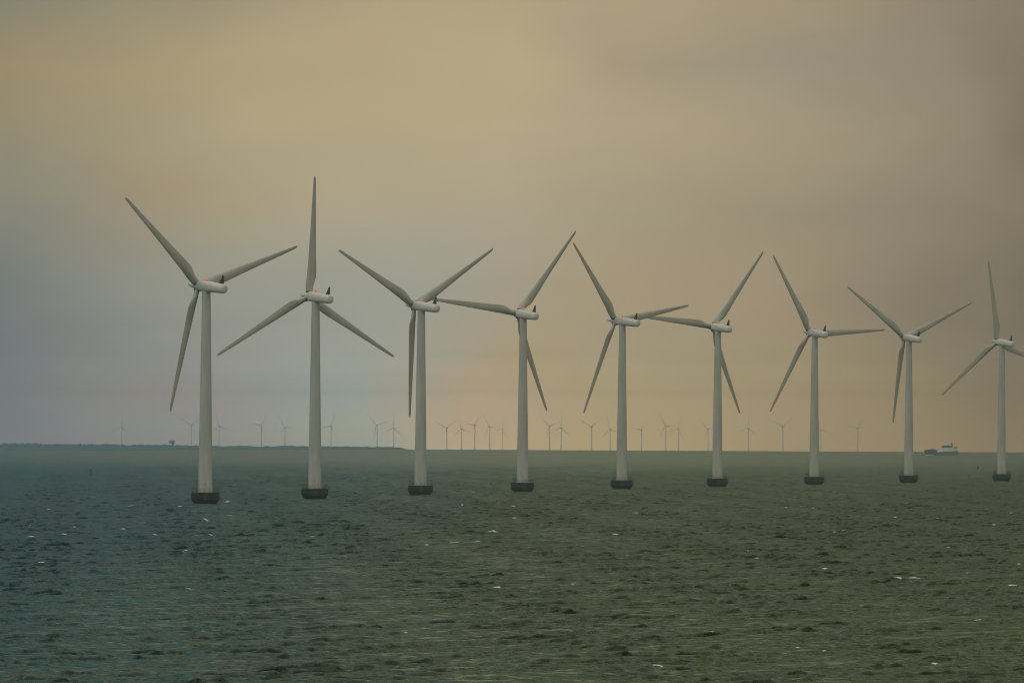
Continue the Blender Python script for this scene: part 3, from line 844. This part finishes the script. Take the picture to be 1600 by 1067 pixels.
crn = MB().tube((17.6, -1, 7.6), (17.6, -1, 9.8), 0.45).box((17.6, -1, 9.3), (3.2, 1.8, 1.6)).tube((17.2, -1, 9.6), (19.8, -1, 11.6), 0.22, 0.14).build('deck_crane', M['steel'], ship)
bw_ = MB()
for i in range(9):
    t = i / 8
    bw_.lathe([(0.02, 0), (0.9 - .5 * t, 0.1), (0.6 - .3 * t, 0.55 - .3 * t), (0.05, 0.8 - .5 * t)], 8,
              mtx=Matrix.Translation((-17.5 + 8.5 * t, -1.6 - 3.6 * min(1, t * 1.6), 0)) @ Matrix.Diagonal((1.6, 0.8, 1, 1)))
bw_.build('bow_wave', M['foam_solid'], ship, True)

# ------------------------------------------------------------------ buoys
def buoy(name, x, y, h, r, label, mat, cat='buoy', lean=0.0):
    t = empty(name, (x, y, drop(x, y)))
    t.rotation_euler = (0, lean, 0)
    tag(t, label, cat)
    MB().lathe([(r * .8, -.6), (r * 1.15, -.1), (r * 1.2, .35), (r * .9, .55), (r * .62, h * .35), (r * .5, h * .72)], 16).build('body', mat, t, True)
    MB().lathe([(r * .34, h * .70), (r * .34, h * .80), (r * .55, h * .82), (r * .50, h * .97), (r * .1, h)], 14).build('topmark', mat, t, True)
    return t


buoy('channel_buoy', -200.4, 4061.0, 3.25, 1.0, 'dark green channel buoy floating at far left, left of the nearest turbine', M['green'])
buoy('spar_buoy', 200.2, 9984.0, 4.6, 0.6, 'faint thin dark spar buoy near the horizon between fifth and sixth towers', M['grey_steel'])
buoy('spar_buoy', -87.0, 8912.0, 4.6, 0.85, 'faint dark spar buoy near the horizon just right of third tower', M['grey_steel'])


# ------------------------------------------------------------------ sea birds
def swimming_bird(x, y):
    t = empty('sea_bird', (x, y, drop(x, y) + 0.35))
    vs, fs = superlathe([(-.36, .02, .02, .16), (-.28, .09, .06, .12), (-.1, .16, .13, .08), (.08, .17, .15, .08), (.2, .12, .13, .12), (.25, .07, .08, .2), (.27, .055, .06, .32), (.29, .06, .065, .42), (.34, .05, .05, .43), (.44, .015, .015, .41)], 12, 2)
    b_ = link('body', vs, fs, M['feather'], t)
    b_.rotation_euler = (R(90), 0, R(70))
    return t


b1 = swimming_bird(155.1, 3182.0)
b1.scale = (1.6, 1.6, 1.6)
tag(b1, 'tiny dark bird sitting on the sea below the ship', 'bird', 'dark sea birds')
fx, fy = 81.4, 1490.0
b2 = empty('sea_bird', (fx, fy, EYE - 0.0043 * fy - 0.1))
tag(b2, 'tiny dark bird flying low over the sea left of the rightmost turbine', 'bird', 'dark sea birds')
vs, fs = superlathe([(-.22, .01, .01, 0), (-.12, .04, .03, 0), (.05, .06, .06, 0), (.16, .04, .045, .01), (.24, .03, .03, .02), (.30, .008, .008, .01)], 10, 2)
wings = []
for s in (-1, 1):
    b_ = len(vs)
    sec = [(0.03, .08, -.06, .02, .012), (.25, .10, -.05, .17, .008), (.48, .02, -.07, .34, .004)]
    for (u, z0, z1, hgt, t) in sec:
        vs += [(s * u, hgt, z0), (s * u, hgt + t, (z0 + z1) / 2), (s * u, hgt, z1), (s * u, hgt - t, (z0 + z1) / 2)]
    for i in range(2):
        for k in range(4):
            fs.append((b_ + i * 4 + k, b_ + i * 4 + (k + 1) % 4, b_ + i * 4 + 4 + (k + 1) % 4, b_ + i * 4 + 4 + k))
    fs.append((b_ + 8, b_ + 9, b_ + 10, b_ + 11))
bb = link('body', vs, fs, M['feather'], b2)
bb.rotation_euler = (R(90), R(-28), R(80))

# ------------------------------------------------------------------ haze
hz = MB().box((0, 0, 32), (41000, 41000, 152)).build('haze', None)
m = bpy.data.materials.new('haze_air'); m.use_nodes = True
nt = m.node_tree; nt.nodes.clear()
out = node(nt, 'ShaderNodeOutputMaterial')
pv = node(nt, 'ShaderNodeVolumePrincipled')
pv.inputs['Color'].default_value = (0.80, 0.955, 1.0, 1)
pv.inputs['Density'].default_value = 7.2e-5
pv.inputs['Anisotropy'].default_value = 0.9
nt.links.new(pv.outputs[0], out.inputs['Volume'])
hz.data.materials.append(m)
tag(hz, 'pale haze in the air over the sea', 'haze', kind='stuff')

# ------------------------------------------------------------------ render settings
scene.view_settings.view_transform = 'Standard'
scene.view_settings.look = 'None'
scene.view_settings.exposure = 0
scene.view_settings.gamma = 1
scene.cycles.use_denoising = True
scene.cycles.filter_width = 1.1
scene.cycles.max_bounces = 6
scene.cycles.volume_bounces = 3
